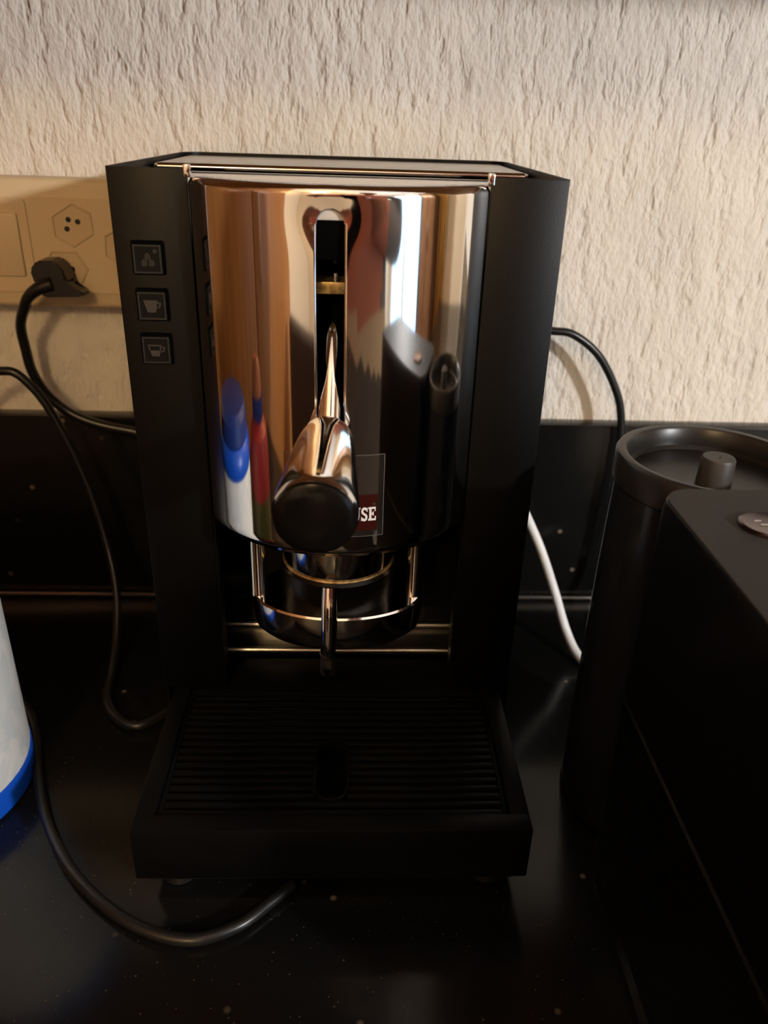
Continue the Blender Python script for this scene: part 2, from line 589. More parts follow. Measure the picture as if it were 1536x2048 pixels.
# curved polished steel front with slot
RC, YC = 0.0825, 0.0410
ZS0, ZS1 = 0.1825, 0.3645
SXC, SHW = -0.0036, 0.00640
SLOT_B, SLOT_T = 0.215, 0.3487
tmax = math.asin(0.0716 / RC)
def shell_pt(t, z):
    r = RC
    lip = 0.0045
    if z > ZS1 - lip:
        q = (z - (ZS1 - lip)) / lip
        r -= lip * (1 - math.sqrt(max(0, 1 - q * q))) * 0.9
    if z < ZS0 + 0.003:
        q = (ZS0 + 0.003 - z) / 0.003
        r -= 0.003 * (1 - math.sqrt(max(0, 1 - q * q))) * 0.3
    x = RC * math.sin(t)
    d = math.hypot((x - SXC) / 1.15, (z - 0.3515))
    r -= 0.0016 * math.exp(-(d / 0.0105) ** 2)
    return Vector((r * math.sin(t), YC - r * math.cos(t), z))
t_l, t_r = math.asin((SXC - SHW) / RC), math.asin((SXC + SHW) / RC)
def linspace(a, b, n):
    return [a + (b - a) * i / n for i in range(n + 1)]
bm = bmesh.new()
cache = {}
def sv(t, z):
    k = (round(t, 6), round(z, 6))
    if k not in cache:
        cache[k] = bm.verts.new(shell_pt(t, z))
    return cache[k]
def patch(ts, zfun_lo, zfun_hi, nz):
    for a, b in zip(ts, ts[1:]):
        for k in range(nz):
            q = []
            for t, kk in ((a, k), (b, k), (b, k + 1), (a, k + 1)):
                lo, hi = zfun_lo(t), zfun_hi(t)
                q.append(sv(t, lo + (hi - lo) * kk / nz))
            bm.faces.new(q)
def dense(a, b, n, side):
    # denser near the slot
    return [a + (b - a) * ((i / n) ** 0.75 if side > 0 else 1 - (1 - i / n) ** 0.75) for i in range(n + 1)]
zs_levels = linspace(ZS0, SLOT_B, 10)[:-1] + linspace(SLOT_B, 0.325, 40)[:-1] + linspace(0.325, SLOT_T, 24)[:-1] + linspace(SLOT_T, ZS1, 24)
tl = linspace(-tmax, t_l, 70)
trr = linspace(t_r, tmax, 76)
for ts in (tl, trr):
    for a, b in zip(ts, ts[1:]):
        for z0, z1 in zip(zs_levels, zs_levels[1:]):
            bm.faces.new((sv(a, z0), sv(b, z0), sv(b, z1), sv(a, z1)))
tm = linspace(t_l, t_r, 20)
def arch(t):
    x = RC * math.sin(t) - SXC
    return SLOT_T + math.sqrt(max(0.0, SHW ** 2 - x * x))
lev_b = linspace(ZS0, SLOT_B, 10)
for a, b in zip(tm, tm[1:]):
    for z0, z1 in zip(lev_b, lev_b[1:]):
        bm.faces.new((sv(a, z0), sv(b, z0), sv(b, z1), sv(a, z1)))
    for k in range(24):
        pa = [arch(a) + (ZS1 - arch(a)) * q / 24 for q in (k, k + 1)]
        pb = [arch(b) + (ZS1 - arch(b)) * q / 24 for q in (k, k + 1)]
        bm.faces.new((sv(a, pa[0]), sv(b, pb[0]), sv(b, pb[1]), sv(a, pa[1])))
bmesh.ops.remove_doubles(bm, verts=bm.verts[:], dist=2e-5)
shell = obj('steel_front', bm, M['chrome'], em, 'curved mirror-polished steel front with a vertical slot', smooth=60)
md = shell.modifiers.new('thick', 'SOLIDIFY')
md.thickness = 0.0011
md.offset = 0.0
for s in (-1, 1):
    # small lugs where the steel front hooks onto the housing top
    x = s * 0.0722
    obj('lug', bx(x - 0.0016, x + 0.0016, -0.0014, 0.003, 0.3635, ZT + 0.0018, 0.0007), M['chrome_small'], shell)

# what shows inside the slot and through the open top
obj('inner_block', bx(-0.024, 0.017, -0.0120, 0.03, 0.20, 0.3500, 0.0005), M['matte_black'], em)
obj('slot_shield', bx(-0.0125, 0.0055, -0.0385, -0.012, 0.3335, 0.3502, 0.0004), M['matte_black'], em)
obj('slot_cap', bx(-0.0125, 0.0055, -0.0390, -0.02, 0.3503, 0.3580, 0.0004), M['inner_steel'], em, 'pale cap at the top of the slot')
br = obj('brass_plate', bx(-0.0125, 0.0055, -0.0300, -0.0125, 0.3168, 0.3222, 0.0003), M['brass'], em, 'worn brass crossbar in the slot')
prof = [(0.0, 0)]
for k in range(6):
    prof += [(0.00125, k * 0.0008), (0.00085, k * 0.0008 + 0.0004)]
prof += [(0.0, 0.0048)]
obj('screw', lathe(prof, 14, True, Matrix.Translation((-0.0016, -0.0290, 0.3222))), M['chrome_small'], br)
obj('stud', lathe([(0.0, 0), (0.0012, 0.0002), (0.0012, 0.001), (0, 0.0012)], 12, True, axis_matrix((-0.002, -0.0120, 0.3290), (0, -1, 0))), M['black_plastic'], em)
obj('inner_sheet', bx(-0.07, 0.07, 0.044, 0.046, 0.20, 0.3625), M['inner_steel'], em)
obj('inner_deck', bx(-0.107, 0.107, 0.004, 0.1875, 0.330, 0.332), M['matte_black'], em)
lid = obj('lid', bx(-0.1055, 0.1055, 0.0775, 0.186, 0.3630, 0.3654, 0.0008), M['steel'], em, 'brushed steel lid recessed in the top')
obj('lid_skirt', bx(-0.104, 0.104, 0.0775, 0.0790, 0.333, 0.3629), M['inner_steel'], lid)
obj('lid_edge', tube([(-0.1025, 0.0755, 0.3638), (0.1025, 0.0755, 0.3638)], 0.0023, 16), M['chrome_small'], lid)

# buttons
def button(z, kind):
    x = -0.0938
    hw = 0.0068
    b = bmesh.new()
    o_, i_ = rrect(x - hw - 0.0012, x + hw + 0.0016, z - hw - 0.0010, z + hw + 0.0018, 0.0012, 3), rrect(x - hw, x + hw, z - hw, z + hw, 0.001, 3)
    fr = obj('button', prism(o_, (0, -0.0003, 0), (0, -0.0012, 0)), M['matte_black'], em)
    obj('button_cap', prism(i_, (0, -0.0018, 0), (0, -0.0013, 0)), M['button'], fr)
    # raised border
    b = bmesh.new()
    w = 0.0009
    y = -0.0031
    for a0, a1, c0, c1 in ((x - hw, x + hw, z + hw - w, z + hw), (x - hw, x + hw, z - hw, z - hw + w), (x - hw, x - hw + w, z - hw + w, z + hw - w), (x + hw - w, x + hw, z - hw + w, z + hw - w)):
        bx(a0, a1, y - 0.0005, y, c0, c1, bm=b)
    obj('border', b, M['icon_dim'], fr)
    b = bmesh.new()
    y = -0.0033
    if kind == 'drops':
        pts = [(0, 0.0012), (-0.0018, -0.0018), (0.0018, -0.0018)]
        for dx, dz in pts:
            prism([(x + dx + 0.0016 * math.cos(a) * (0.8 if math.sin(a) > 0 else 1), z + dz + 0.0018 * math.sin(a)) for a in [2 * PI * k / 10 for k in range(10)]], (0, -0.0002, 0), (0, y + 0.0002, 0), bm=b)
        prism([(x + 0.0038 + 0.0011 * math.cos(a), z + 0.0038 + 0.0011 * math.sin(a)) for a in [2 * PI * k / 10 for k in range(10)]], (0, -0.0002, 0), (0, y + 0.0002, 0), bm=b)
        obj('drops_icon', b, M['icon_dim'], fr)
        return
    cup = [(-0.0042, 0.0028), (0.0028, 0.0028), (0.0016, -0.0032), (-0.0024, -0.0032)]
    if kind == 'full':
        prism([(x + p, z + q) for p, q in cup], (0, -0.0002, 0), (0, y + 0.0002, 0), bm=b)
    else:
        prism([(x + p, z + q) for p, q in [(-0.0034, -0.0002), (0.0020, -0.0002), (0.0014, -0.0032), (-0.0024, -0.0032)]], (0, -0.0002, 0), (0, y + 0.0002, 0), bm=b)
        prism([(x + p, z + q) for p, q in [(-0.0042, 0.0028), (0.0028, 0.0028), (0.0026, 0.0020), (-0.0040, 0.0020)]], (0, -0.0002, 0), (0, y + 0.0002, 0), bm=b)
        prism([(x + p, z + q) for p, q in [(-0.0042, 0.0024), (-0.0034, 0.0024), (-0.0028, -0.0006), (-0.0035, -0.0006)]], (0, -0.0002, 0), (0, y + 0.0002, 0), bm=b)
        prism([(x + p, z + q) for p, q in [(0.0020, 0.0024), (0.0028, 0.0024), (0.0022, -0.0006), (0.0015, -0.0006)]], (0, -0.0002, 0), (0, y + 0.0002, 0), bm=b)
    # cup ear
    ear = [(0.0026, 0.0022), (0.0046, 0.0014), (0.0040, -0.0006), (0.0021, -0.0014), (0.0022, -0.0008), (0.0034, -0.0002), (0.0037, 0.0009), (0.0025, 0.0015)]
    prism([(x + p, z + q) for p, q in ear], (0, -0.0002, 0), (0, y + 0.0002, 0), bm=b)
    obj('cup_icon', b, M['icon'], fr, 'grey cup symbol')
button(0.3262, 'drops')
button(0.3036, 'full')
button(0.2812, 'half')

# lever rod, tapered chrome grip with black end
H0 = Vector((-0.0046, -0.0455, 0.2525))
H1 = Vector((-0.0079, -0.1150, 0.2428))
hd = (H1 - H0)
hl = hd.length
rp0, rp1 = Vector((-0.0042, -0.0475, 0.2540)), Vector((-0.0030, -0.0200, 0.3020))
rod = tube([rp0.lerp(rp1, k / 24) for k in range(25)], [0.0056 - 0.0010 * k / 24 if k < 13 else 0.00506 * math.sqrt(max(0.02, 1 - ((k - 13) / 11.0) ** 1.7)) for k in range(25)], 20)
lv = obj('lever', rod, M['chrome_small'], em, 'chrome lever rod coming out of the slot')
prof = [(0.0, -0.0005), (0.0055, -0.0003), (0.0092, 0.0004), (0.0114, 0.0022), (0.0128, 0.0062), (0.0140, 0.016), (0.0154, 0.030), (0.0166, 0.046), (0.0174, 0.058), (0.0178, 0.065), (0.0178, hl - 0.0015), (0.0172, hl), (0.0, hl)]
obj('grip', lathe(prof, 56, True, axis_matrix(H0, hd) @ Matrix.Diagonal((1.025, 1.025, 1, 1))), M['chrome_small'], lv, 'tapered chrome grip')
prof = [(0.0168, hl - 0.001), (0.0173, hl + 0.0006), (0.0168, hl + 0.0022), (0.0150, hl + 0.0034), (0.011, hl + 0.0044), (0.0055, hl + 0.0050), (0.0, hl + 0.0052)]
obj('end_cap', lathe(prof, 56, True, axis_matrix(H0, hd) @ Matrix.Diagonal((1.025, 1.025, 1, 1))), mat('end cap plastic', (0.004, 0.0035, 0.003), 0.22, spec=0.35), lv, 'glossy black domed end cap')

# sticker on the steel front
def on_shell(x, z, off):
    t = math.asin(x / RC)
    r = RC + 0.00056 + off
    return Vector((r * math.sin(t), YC - r * math.cos(t), z))
def shell_patch(poly_or_rect, off, nx=14):
    x0, x1, z0, z1 = poly_or_rect
    b = bmesh.new()
    col = [[b.verts.new(on_shell(x0 + (x1 - x0) * i / nx, z, off)) for z in (z0, z1)] for i in range(nx + 1)]
    for i in range(nx):
        b.faces.new((col[i][0], col[i + 1][0], col[i + 1][1], col[i][1]))
    return b
def outline_patch(x0, x1, z0, z1, w, off):
    b = bmesh.new()
    for r in ((x0, x1, z1 - w, z1), (x0, x1, z0, z0 + w), (x0, x0 + w, z0 + w, z1 - w), (x1 - w, x1, z0 + w, z1 - w)):
        merge(b, shell_patch(r, off))
    return b
st = obj('sticker', shell_patch((-0.0270, 0.0236, 0.1945, 0.2405), 0.00012, 24), M['film'], em, 'clear sticker with a dark red band and white capitals')
obj('film_edge', outline_patch(-0.0270, 0.0236, 0.1945, 0.2405, 0.00025, 0.00016), M['film_edge'], st)
obj('red_band', shell_patch((-0.0225, 0.0205, 0.1980, 0.2185), 0.0002, 22), M['red_band'], st)
# lettering: slab capitals bent onto the steel
def letter_polys():
    # unit height 1; slab serif strokes as polygons
    U = [[(0.14, 1), (0.36, 1), (0.36, 0.34), (0.40, 0.22), (0.50, 0.17), (0.60, 0.22), (0.64, 0.34), (0.64, 1), (0.86, 1), (0.86, 0.32), (0.78, 0.10), (0.62, 0.0), (0.50, -0.02), (0.38, 0.0), (0.22, 0.10), (0.14, 0.32)],
         [(0.04, 1), (0.46, 1), (0.46, 0.87), (0.04, 0.87)], [(0.56, 1), (0.94, 1), (0.94, 0.87), (0.56, 0.87)]]
    def arc_stroke(cx, cy, r0, r1, a0, a1, n=10, sx=1.0):
        o = [(cx + sx * r1 * math.cos(math.radians(a0 + (a1 - a0) * k / n)), cy + r1 * math.sin(math.radians(a0 + (a1 - a0) * k / n))) for k in range(n + 1)]
        i = [(cx + sx * r0 * math.cos(math.radians(a0 + (a1 - a0) * k / n)), cy + r0 * math.sin(math.radians(a0 + (a1 - a0) * k / n))) for k in range(n + 1)]
        return [[o[k], o[k + 1], i[k + 1], i[k]] for k in range(n)]
    Sg = arc_stroke(0.40, 0.725, 0.10, 0.29, 20, 270, 14, 1.15) + arc_stroke(0.40, 0.275, 0.10, 0.29, 90, -160, 14, 1.15)
    Sg += [[(0.62, 0.98), (0.73, 0.98), (0.73, 0.66), (0.60, 0.74)], [(0.06, 0.02), (0.17, 0.02), (0.20, 0.26), (0.06, 0.34)]]
    E = [[(0.12, 1), (0.36, 1), (0.36, 0), (0.12, 0)], [(0.02, 1), (0.78, 1), (0.78, 0.85), (0.02, 0.85)], [(0.02, 0.15), (0.82, 0.15), (0.82, 0), (0.02, 0)],
         [(0.3, 0.59), (0.58, 0.59), (0.58, 0.43), (0.3, 0.43)], [(0.66, 1), (0.80, 1), (0.80, 0.68), (0.70, 0.68)], [(0.72, 0.32), (0.84, 0.32), (0.84, 0), (0.68, 0)],
         [(0.50, 0.68), (0.60, 0.68), (0.60, 0.34), (0.50, 0.34)]]
    return (U, 0.96), (Sg, 0.80), (E, 0.86)
b = bmesh.new()
pen = 0.0072
for polys, adv in letter_polys():
    hgt = 0.0078
    wd = hgt * 0.62
    for li, poly in enumerate(polys):
        vs = [b.verts.new(on_shell(pen + p * wd, 0.2036 + q * hgt, 0.00026 + 0.000006 * li)) for p, q in poly]
        b.faces.new(vs)
    pen += adv * wd
bmesh.ops.triangulate(b, faces=b.faces[:])
obj('lettering', b, M['white_print'], st, 'white slab capitals USE')
b = bmesh.new()
b.faces.new([b.verts.new(on_shell(0.0187 + 0.0008 * math.cos(2 * PI * k / 16), 0.2130 + 0.0008 * math.sin(2 * PI * k / 16), 0.00026)) for k in range(16)])
obj('registered_mark', b, M['icon'], st)

# brew group under the steel front
obj('group_head', lathe([(0.0, 0.195), (0.0322, 0.195), (0.0322, 0.1625), (0.0317, 0.1612), (0.0, 0.1612)], 56, True, Matrix.Translation((0, 0, 0))), M['chrome_small'], em)
obj('group_ring', lathe([(0.030, 0.1612), (0.0322, 0.1610), (0.0328, 0.1602), (0.0322, 0.1594), (0.030, 0.1594)], 56, False), M['brass'], em)
obj('filter_ring', lathe([(0.0, 0.1594), (0.0322, 0.1594), (0.0336, 0.1578), (0.0338, 0.150), (0.0336, 0.140), (0.0325, 0.134), (0.028, 0.130), (0.0, 0.129)], 56), M['filter_black'], em)
sq = Matrix.Diagonal((1, 0.66, 1, 1))
bm = lathe([(0.0, 0.1395), (0.0490, 0.1395), (0.0503, 0.1385), (0.0503, 0.1235), (0.0494, 0.1200), (0.0465, 0.1172), (0.040, 0.1158), (0.02, 0.1150), (0.0, 0.1148)], 72, True, Matrix.Translation((0, -0.004, 0)) @ sq)
obj('bowl_plate', bm, M['chrome_small'], em, 'oval chrome plate carried by two pillars')
for s in (-1, 1):
    obj('pillar', lathe([(0.0048, 0.139), (0.0048, 0.1405), (0.0046, 0.141), (0.0046, 0.19)], 24, True, Matrix.Translation((s * 0.0452 - 0.001, -0.009, 0))), M['chrome_small'], em)
sp = tube(spline([(-0.0040, -0.0330, 0.158), (-0.0042, -0.0370, 0.148), (-0.0044, -0.0385, 0.137), (-0.0047, -0.0390, 0.127), (-0.0052, -0.0385, 0.1175)], 6),
          [0.0046] * 10 + [0.0045] * 5 + [0.0044] * 10, 20)
spo = obj('spout', sp, M['chrome_small'], em, 'slim chrome coffee spout')
b = lathe([(0.0030, 0.0), (0.0042, 0.0), (0.0043, 0.001), (0.0040, 0.011), (0.0044, 0.0125), (0.0044, 0.014), (0.0030, 0.014), (0.0030, 0.0)], 20, False, Matrix.Translation((-0.0053, -0.0385, 0.1040)))
bmesh.ops.delete(b, geom=[f for f in b.faces if f.calc_center_median().y < -0.0405 and f.calc_center_median().z < 0.1135 and abs(f.calc_center_median().x + 0.0053) < 0.0022], context='FACES')
obj('spout_tip', b, M['steel'], spo)

# recess behind the group, steel ledge at its foot
obj('recess_plate', bx(-0.106, 0.106, 0.0700, 0.0715, 0.045, 0.20), M['gloss_black'], em)
lg = obj('rear_ledge', bx(-0.105, 0.105, 0.038, 0.0695, 0.0600, 0.0622, 0.0004), M['steel'], em)
obj('ledge_edge', tube([(-0.105, 0.0375, 0.0640), (0.105, 0.0375, 0.0640)], 0.0019, 12), M['steel'], lg)
obj('ledge_edge', tube([(-0.105, 0.0680, 0.0640), (0.105, 0.0680, 0.0640)], 0.0019, 12), M['steel'], lg)

# base and drip tray
obj('base', bx(-0.1015, 0.1015, -0.100, 0.186, 0.0070, 0.0270, 0.002), M['black_plastic'], em)
for sx in (-1, 1):
    for y in (-0.088, 0.165):
        obj('foot', lathe([(0.009, 0.0), (0.010, 0.001), (0.009, 0.0072)], 20, True, Matrix.Translation((sx * 0.088, y, 0.0))), M['rubber'], em)
b = bmesh.new()
TX, TY0, TY1, TZ0, TZ1 = 0.1040, -0.1155, 0.034, 0.0275, 0.0625
IX, IY0, IY1 = 0.0935, -0.1040, -0.002
bx(-TX, TX, TY0, IY0, TZ0, TZ1, 0.0012, bm=b)
bx(-TX, -IX, IY0 - 0.001, TY1, TZ0, TZ1, 0.0012, bm=b)
bx(IX, TX, IY0 - 0.001, TY1, TZ0, TZ1, 0.0012, bm=b)
bx(-IX - 0.001, IX + 0.001, IY1, TY1, TZ0, TZ1 - 0.003, 0.0008, bm=b)
bx(-TX + 0.004, TX - 0.004, TY0 + 0.004, TY1, TZ0, 0.036, bm=b)
tr_ = obj('drip_tray', b, M['tray_plastic'], em, 'black drip tray with a slatted grille')
# grille: slats split around an oval opening
NSL = 17
OC, OHW, OHL = -0.0022, 0.0086, 0.0225
oy = -0.0690
slat_mesh = {}
for i in range(NSL):
    y = IY0 + 0.0045 + (IY1 - IY0 - 0.009) * i / (NSL - 1)
    dy = abs(y - oy)
    spans = [(-IX + 0.0022, IX - 0.0022)]
    if dy < OHL + 0.002:
        hw = OHW + 0.0012 if dy < OHL - OHW else OHW * math.sqrt(max(0.05, 1 - ((dy - (OHL - OHW)) / (OHW + 0.002)) ** 2)) + 0.0012
        spans = [(-IX + 0.0022, OC - hw), (OC + hw, IX - 0.0022)]
    for a, c in spans:
        key = round(c - a, 5), round(a, 5)
        if key not in slat_mesh:
            o = obj('slat', bx(a, c, -0.0019, 0.0019, 0.0555, 0.0592, 0.0009), M['tray_plastic'], tr_)
            slat_mesh[key] = o.data
        else:
            o = link(bpy.data.objects.new('slat', slat_mesh[key]))
            o.parent = tr_
        o.location = (0, y, 0)
b = bmesh.new()
for a0, a1, c0, c1 in ((-IX + 0.0004, -IX + 0.0026, IY0 + 0.0008, IY1 - 0.0008), (IX - 0.0026, IX - 0.0004, IY0 + 0.0008, IY1 - 0.0008),
                       (-IX + 0.0026, IX - 0.0026, IY0 + 0.0008, IY0 + 0.0024), (-IX + 0.0026, IX - 0.0026, IY1 - 0.0024, IY1 - 0.0008)):
    bx(a0, a1, c0, c1, 0.0545, 0.0598, 0.0004, bm=b)
obj('grille_frame', b, M['tray_plastic'], tr_)
# collar around the oval opening
def stadium(hw, hl, n=10):
    q = [(hw * math.cos(PI * k / n), hl - hw + hw * math.sin(PI * k / n)) for k in range(n + 1)]
    return q + [(-x, -y) for x, y in q]
so, si = stadium(OHW + 0.0014, OHL + 0.0014), stadium(OHW, OHL)
b = bmesh.new()
vs = [[b.verts.new((OC + x, oy + y, z)) for x, y in s] for s, z in ((so, 0.0545), (so, 0.0600), (si, 0.0600), (si, 0.0545))]
for k in range(len(so)):
    j = (k + 1) % len(so)
    for a, c in ((0, 1), (1, 2), (2, 3), (3, 0)):
        b.faces.new((vs[a][k], vs[a][j], vs[c][j], vs[c][k]))
obj('grille_collar', b, M['tray_plastic'], tr_)

# ------------------------------------------------------------------ wall socket strip
sk = thing('wall_socket_strip', 'cream surface-mounted switch and triple socket strip on the stucco wall', 'power socket', (-0.24, WY, 0.30))
FY = WY - 0.022
obj('frame', bx(-0.42, -0.118, FY, WY, 0.2575, 0.3475, 0.004, 3), M['cream_plastic'], sk)
# switch and socket insert plates
obj('socket_plate', prism(rrect(-0.2245, -0.1250, 0.2690, 0.3345, 0.004), (0, -0.0012, 0), (0, FY, 0)), M['cream_plastic'], sk)
sw = obj('switch_plate', prism(rrect(-0.3260, -0.2265, 0.2690, 0.3345, 0.004), (0, -0.0012, 0), (0, FY, 0)), M['cream_plastic'], sk)
obj('rocker', bx(-0.3180, -0.2330, FY - 0.0032, FY - 0.0008, 0.2800, 0.3240, 0.0012), M['cream_plastic'], sw)
def socket_well(cx, cz, rot, name='socket'):
    # hexagonal raised rim with sunken face and three pin holes
    pts = [(0.0165, 0.0), (0.0092, 0.0125), (-0.0092, 0.0125), (-0.0165, 0.0), (-0.0092, -0.0125), (0.0092, -0.0125)]
    ca, sa = math.cos(rot), math.sin(rot)
    T = lambda p, k=1.0: (cx + k * (p[0] * ca - p[1] * sa), cz + k * (p[0] * sa + p[1] * ca))
    b = bmesh.new()
    rings = []
    for k, y in ((1.0, FY - 0.0012), (0.99, FY - 0.0022), (0.93, FY - 0.0022), (0.88, FY - 0.0008 - 0.0006)):
        rings.append([b.verts.new((T(p, k)[0], y, T(p, k)[1])) for p in pts])
    for a, c in zip(rings, rings[1:]):
        for i in range(6):
            j = (i + 1) % 6
            b.faces.new((a[i], a[j], c[j], c[i]))
    b.faces.new(rings[-1])
    w = obj(name, b, M['cream_dark'], sk, smooth=20)
    for hx, hz in ((-0.0048, 0.0), (0.0048, 0.0), (0.0, 0.0045)):
        p = T((hx, hz))
        obj('pin_hole', lathe([(0.0019, 0), (0.0019, 0.0003), (0, 0.0003)], 14, True, axis_matrix((p[0], FY - 0.0014, p[1]), (0, -1, 0))), M['hole'], w)
socket_well(-0.1950, 0.3165, 0.55)
socket_well(-0.1600, 0.3010, -0.6)
socket_well(-0.2040, 0.2860, 0.0)

# plug and cord in the lower left socket
pg = thing('mains_lead', 'black mains plug and cord curving down from the cream socket', 'power cord', (-0.205, FY - 0.03, 0.28))
b = bmesh.new()
hexp = [(-0.2225, 0.2880), (-0.2170, 0.2945), (-0.2050, 0.2950), (-0.1990, 0.2895), (-0.1965, 0.2800), (-0.2010, 0.2740), (-0.2150, 0.2730), (-0.2205, 0.2790)]
prism(hexp, (0, -0.020, 0), (0, FY - 0.0024, 0), bm=b)
bmesh.ops.bevel(b, geom=b.edges[:], offset=0.0014, segments=2, affect='EDGES')
obj('plug', b, M['rubber'], pg)
b = bmesh.new()
prism([(-0.2030, 0.2850), (-0.1960, 0.2790), (-0.1850, 0.2725), (-0.1885, 0.2705), (-0.2140, 0.2695), (-0.2190, 0.2740)], (0, -0.014, 0), (0, FY - 0.010, 0), bm=b)
bmesh.ops.bevel(b, geom=b.edges[:], offset=0.0012, segments=2, affect='EDGES')
obj('plug_grip', b, M['rubber'], pg)
obj('strain_relief', tube(spline([(-0.2080, 0.1770, 0.2790), (-0.2180, 0.1760, 0.2755), (-0.2265, 0.1770, 0.2690), (-0.2320, 0.1790, 0.2610)], 5), [0.0052 - 0.00012 * k for k in range(16)], 12), M['rubber'], pg)
obj('cable', tube(spline([(-0.2295, 0.1790, 0.2640), (-0.2355, 0.1820, 0.2540), (-0.2400, 0.1880, 0.2430), (-0.2412, 0.1930, 0.2270), (-0.2405, 0.1955, 0.2100), (-0.2340, 0.1965, 0.1930), (-0.2225, 0.1965, 0.1800), (-0.2090, 0.1960, 0.1715), (-0.1900, 0.1960, 0.1650), (-0.1650, 0.1960, 0.1600), (-0.1350, 0.1965, 0.1500), (-0.10, 0.1975, 0.130)], 6), 0.0038, 12), M['rubber'], pg)

def cord(label, pts, r, mt=M['rubber'], n=7):
    o = obj('power_cable', tube(spline(pts, n), r, 12), mt)
    return tag(o, label, 'cable')
cord('thin black cable hanging from the left edge down past the granite upstand', [(-0.300, 0.176, 0.180), (-0.282, 0.172, 0.200), (-0.266, 0.170, 0.2125), (-0.2531, 0.170, 0.2164), (-0.2392, 0.170, 0.2129), (-0.2214, 0.170, 0.1868), (-0.2026, 0.168, 0.1335), (-0.1900, 0.160, 0.0800), (-0.1800, 0.138, 0.0450), (-0.1760, 0.110, 0.0170), (-0.1741, 0.085, 0.0050), (-0.171, 0.060, 0.0034), (-0.16, 0.04, 0.0034), (-0.14, 0.03, 0.0034), (-0.118, 0.05, 0.0034)], 0.0033)
cord('glossy black cable looped on the countertop in front of the drip tray', [(-0.235, 0.060, 0.0042), (-0.2130, 0.030, 0.0042), (-0.1952, -0.013, 0.0042), (-0.1746, -0.0542, 0.0042), (-0.1459, -0.0934, 0.0042), (-0.1107, -0.1217, 0.0042), (-0.0767, -0.1336, 0.0042), (-0.0517, -0.1267, 0.0042), (-0.0345, -0.1118, 0.0042), (-0.0232, -0.1006, 0.0042)], 0.0034)
cord('black cable arching right of the espresso machine against the stucco wall', [(0.105, 0.1975, 0.2480), (0.130, 0.1970, 0.2495), (0.1602, 0.196, 0.2490), (0.1780, 0.196, 0.2460), (0.2003, 0.196, 0.2291), (0.2191, 0.196, 0.1989), (0.2262, 0.196, 0.1736), (0.2285, 0.194, 0.140), (0.229, 0.192, 0.09), (0.229, 0.186, 0.03), (0.229, 0.160, 0.005), (0.235, 0.135, 0.0036)], 0.0032)
cord('white cable running down between the espresso machine and the smoky tank', [(0.118, 0.176, 0.172), (0.1300, 0.172, 0.148), (0.1405, 0.168, 0.1237), (0.1495, 0.164, 0.1058), (0.1630, 0.157, 0.0790), (0.1740, 0.140, 0.0500), (0.1850, 0.128, 0.0190), (0.1925, 0.110, 0.0065), (0.204, 0.092, 0.0042), (0.222, 0.084, 0.0042)], 0.0037, M['white_cable'])

# ------------------------------------------------------------------ capsule machine on the right
cm = thing('capsule_coffee_machine', 'matte black boxy capsule coffee machine with round smoky water tank', 'coffee machine', (0.195, -0.12, 0))
TZ = 0.2415
M['casing_gloss'] = mat('satin black casing', (0.003, 0.003, 0.003), 0.32, spec=0.25)  # darker than the top plate, shade on the sides is in the colour
lit_top_mat = powder('matte black casing lightened as lit', (0.036, 0.035, 0.033), 0.6, 0.05, 0.15)  # top only: paler than the sides, light from above is in the colour
b = bmesh.new()
BXL, BXR, BYF, BYB = 0.1474, 0.2420, -0.2620, -0.0790
poly = rrect(BXL, BXR, BYF, BYB, 0.015, 8)
vsets = []
for z, ins in ((0.012, 0.003), (0.020, 0.001), (0.128, 0.0), (0.1292, 0.0010), (0.1308, 0.0010), (0.132, 0.0), (TZ - 0.010, 0.0), (TZ - 0.0030, 0.0), (TZ - 0.0008, 0.0006), (TZ, 0.0018)):
    cx, cy = (BXL + BXR) / 2, (BYF + BYB) / 2
    vsets.append([b.verts.new((cx + (x - cx) * (1 - ins / 0.0473), cy + (y - cy) * (1 - ins / 0.0915), z)) for x, y in poly])
for a, c in zip(vsets, vsets[1:]):
    for i in range(len(poly)):
        j = (i + 1) % len(poly)
        b.faces.new((a[i], a[j], c[j], c[i]))
b.faces.new(vsets[0])
b.faces.new(vsets[-1])
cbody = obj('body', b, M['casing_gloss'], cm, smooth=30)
pin = rrect(BXL + 0.0012, BXR - 0.0012, BYF + 0.0012, BYB - 0.0012, 0.0142, 8)
obj('lit_top_plate', prism(pin, (0, 0, 0.0016), (0, 0, TZ - 0.0010), (1, 0, 0), (0, 1, 0)), lit_top_mat, cm, 'matte charcoal top plate with the light from above in its colour')
obj('plinth', prism(rrect(BXL + 0.003, BXR - 0.003, BYF + 0.004, BYB - 0.004, 0.013, 6), (0, 0, 0.0108), (0, 0, 0.001), (1, 0, 0), (0, 1, 0)), M['gloss_black'], cm)
b = bx(0.1800, 0.2094, BYF - 0.030, BYF + 0.002, 0.142, 0.172, 0.004)
obj('outlet', b, M['casing_gloss'], cm)
cs_ = obj('cup_stand', bx(0.1640, 0.2254, BYF - 0.075, BYF - 0.001, 0.0008, 0.018, 0.004), M['casing_gloss'], cm)
for k in range(5):
    obj('bar', bx(0.1690, 0.2204, BYF - 0.068 + 0.013 * k, BYF - 0.063 + 0.013 * k, 0.0175, 0.0195, 0.0006), M['steel'], cs_)
BC = Vector((0.1818, -0.1178, TZ))
rose = mat('rosy chrome', (0.13, 0.10, 0.098), 0.16, metal=1.0)
bt = obj('button', lathe([(0.0, 0), (0.0116, 0), (0.0120, 0.0007), (0.0118, 0.0018), (0.0108, 0.0025), (0.009, 0.0023), (0.0, 0.0018)], 40, True, Matrix.Translation(BC)), rose, cm, 'round rosy chrome button')
b = bmesh.new()
